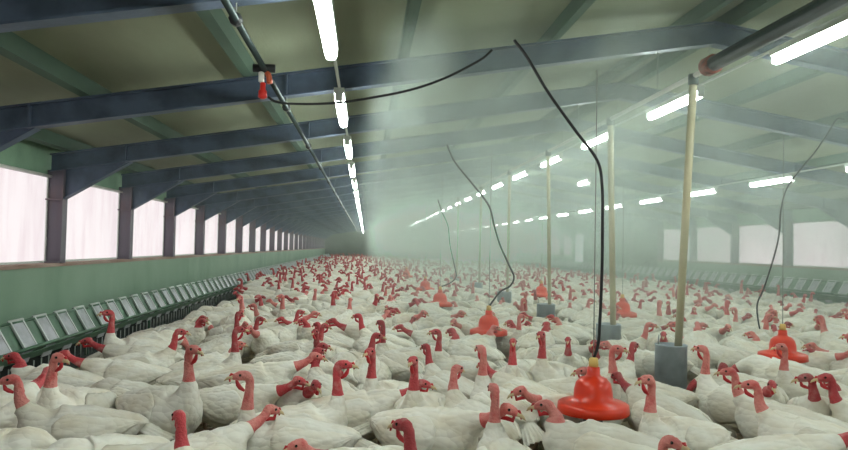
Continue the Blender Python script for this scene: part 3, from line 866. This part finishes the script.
# beyond, jittered rows are enough
yy = ymax_fill
while yy < 75.5:
    xx = XL + 1.2
    while xx < XR - 1.2:
        if xx > -.60 * yy and xx < .75 * yy:
            farb.append((xx + rng.uniform(-.15, .15), yy + rng.uniform(-.2, .2), rng.random() * 6.28, rng.uniform(.92, 1.07), rng.choice(WTS + ['low', 'tucked', 'low', 'tucked', 'low']), False))
        xx += .66
    yy += .62
AV = []; AF = []; AM = []; n0 = 0
for x, y, rz, s, pose, pale in farb:
    V, Fs, Ms = low[pose]; c, sn = math.cos(rz), math.sin(rz)
    Q = V * s; R2 = np.stack([Q[:, 0] * c - Q[:, 1] * sn + x, Q[:, 0] * sn + Q[:, 1] * c + y, Q[:, 2]], 1)
    AV.append(R2); AF += [tuple(i + n0 for i in q) for q in Fs]; AM += Ms; n0 += len(V)
me = bpy.data.meshes.new('distant_flock'); me.from_pydata(np.concatenate(AV).tolist(), [], AF)
me.polygons.foreach_set('material_index', AM); me.polygons.foreach_set('use_smooth', [True] * len(AF)); me.update()
fo = link('distant_flock', me, [M['feather'], M['skin']])
tag(fo, 'mass of white turkeys with red heads filling the far floor of the house', 'turkey flock', kind='stuff')
print('individual turkeys', len(BIRDS), 'to y', yfar0, 'far', len(farb))

# ------------------------------------------------------------------ mist
def mist():
    m = bpy.data.materials.new('water_mist'); m.use_nodes = True; nt = m.node_tree; N = nt.nodes; L = nt.links
    N.remove(N['Principled BSDF']); out = N['Material Output']
    sc = N.new('ShaderNodeVolumePrincipled'); sc.inputs['Color'].default_value = (.82, .95, .88, 1); sc.inputs['Anisotropy'].default_value = .25
    L.new(sc.outputs[0], out.inputs['Volume'])
    tc = N.new('ShaderNodeTexCoord'); sp = N.new('ShaderNodeSeparateXYZ'); L.new(tc.outputs['Object'], sp.inputs[0])
    def mrange(src, a, b_, c, d):
        q = N.new('ShaderNodeMapRange'); q.inputs['From Min'].default_value = a; q.inputs['From Max'].default_value = b_
        q.inputs['To Min'].default_value = c; q.inputs['To Max'].default_value = d; q.interpolation_type = 'SMOOTHSTEP'; L.new(src, q.inputs[0]); return q.outputs[0]
    def mth(op, a, b_):
        q = N.new('ShaderNodeMath'); q.operation = op
        for i, s in enumerate((a, b_)):
            if isinstance(s, (int, float)): q.inputs[i].default_value = s
            else: L.new(s, q.inputs[i])
        return q.outputs[0]
    gx = mrange(sp.outputs['X'], -.2, 1.3, .06, 1)
    gz = mrange(sp.outputs['Z'], .7, 2.2, .30, 1)
    gy = mrange(sp.outputs['Y'], 4.5, 8, 0, 1)
    nz = N.new('ShaderNodeTexNoise'); nz.inputs['Scale'].default_value = .7; nz.inputs['Detail'].default_value = 4; nz.inputs['Distortion'].default_value = .6; L.new(tc.outputs['Object'], nz.inputs['Vector'])
    nn = mrange(nz.outputs['Fac'], .38, .62, .15, 2.0)
    dens = mth('MULTIPLY', mth('MULTIPLY', mth('MULTIPLY', gx, gz), mth('MULTIPLY', gy, nn)), MIST)
    # denser spray clouds
    def cloud(c, r_, k_):
        vm = N.new('ShaderNodeVectorMath'); vm.operation = 'SUBTRACT'; L.new(tc.outputs['Object'], vm.inputs[0]); vm.inputs[1].default_value = c
        vs = N.new('ShaderNodeVectorMath'); vs.operation = 'DIVIDE'; L.new(vm.outputs[0], vs.inputs[0]); vs.inputs[1].default_value = r_
        ln = N.new('ShaderNodeVectorMath'); ln.operation = 'LENGTH'; L.new(vs.outputs[0], ln.inputs[0])
        return mth('MULTIPLY', mth('MULTIPLY', mrange(ln.outputs['Value'], .1, 1, 1, 0), nn), k_)
    for c, r_, k_ in CLOUDS: dens = mth('ADD', dens, cloud(c, r_, k_))
    L.new(dens, sc.inputs['Density'])
    return m
MIST = .088
CLOUDS = [((.50, 7.6, 3.5), (.6, 1.9, 1.0), .85), ((.40, 10.5, 2.9), (.65, 3.5, 1.4), .45), ((2.6, 7.2, 3.5), (1.0, 1.6, .8), .6), ((1.4, 9.0, 3.4), (1.4, 3.0, 1.3), .3), ((3.4, 9.5, 3.2), (.9, 2.0, 1.0), .3)]
M['mist'] = mist()
vx0, vx1, vy0, vy1 = XL + .1, XR - .1, 4.2, Y1 - .5
mo = MB().prism_y([(vx0, .02), (vx1, .02), (vx1, beam_c(XR) - .2), (XC, roof_z(XC) - .05), (vx0, roof_z(vx0) - .05)], vy0, vy1).build('mist', M['mist'])
tag(mo, 'pale water mist drifting under the roof over the flock', 'mist', kind='stuff')
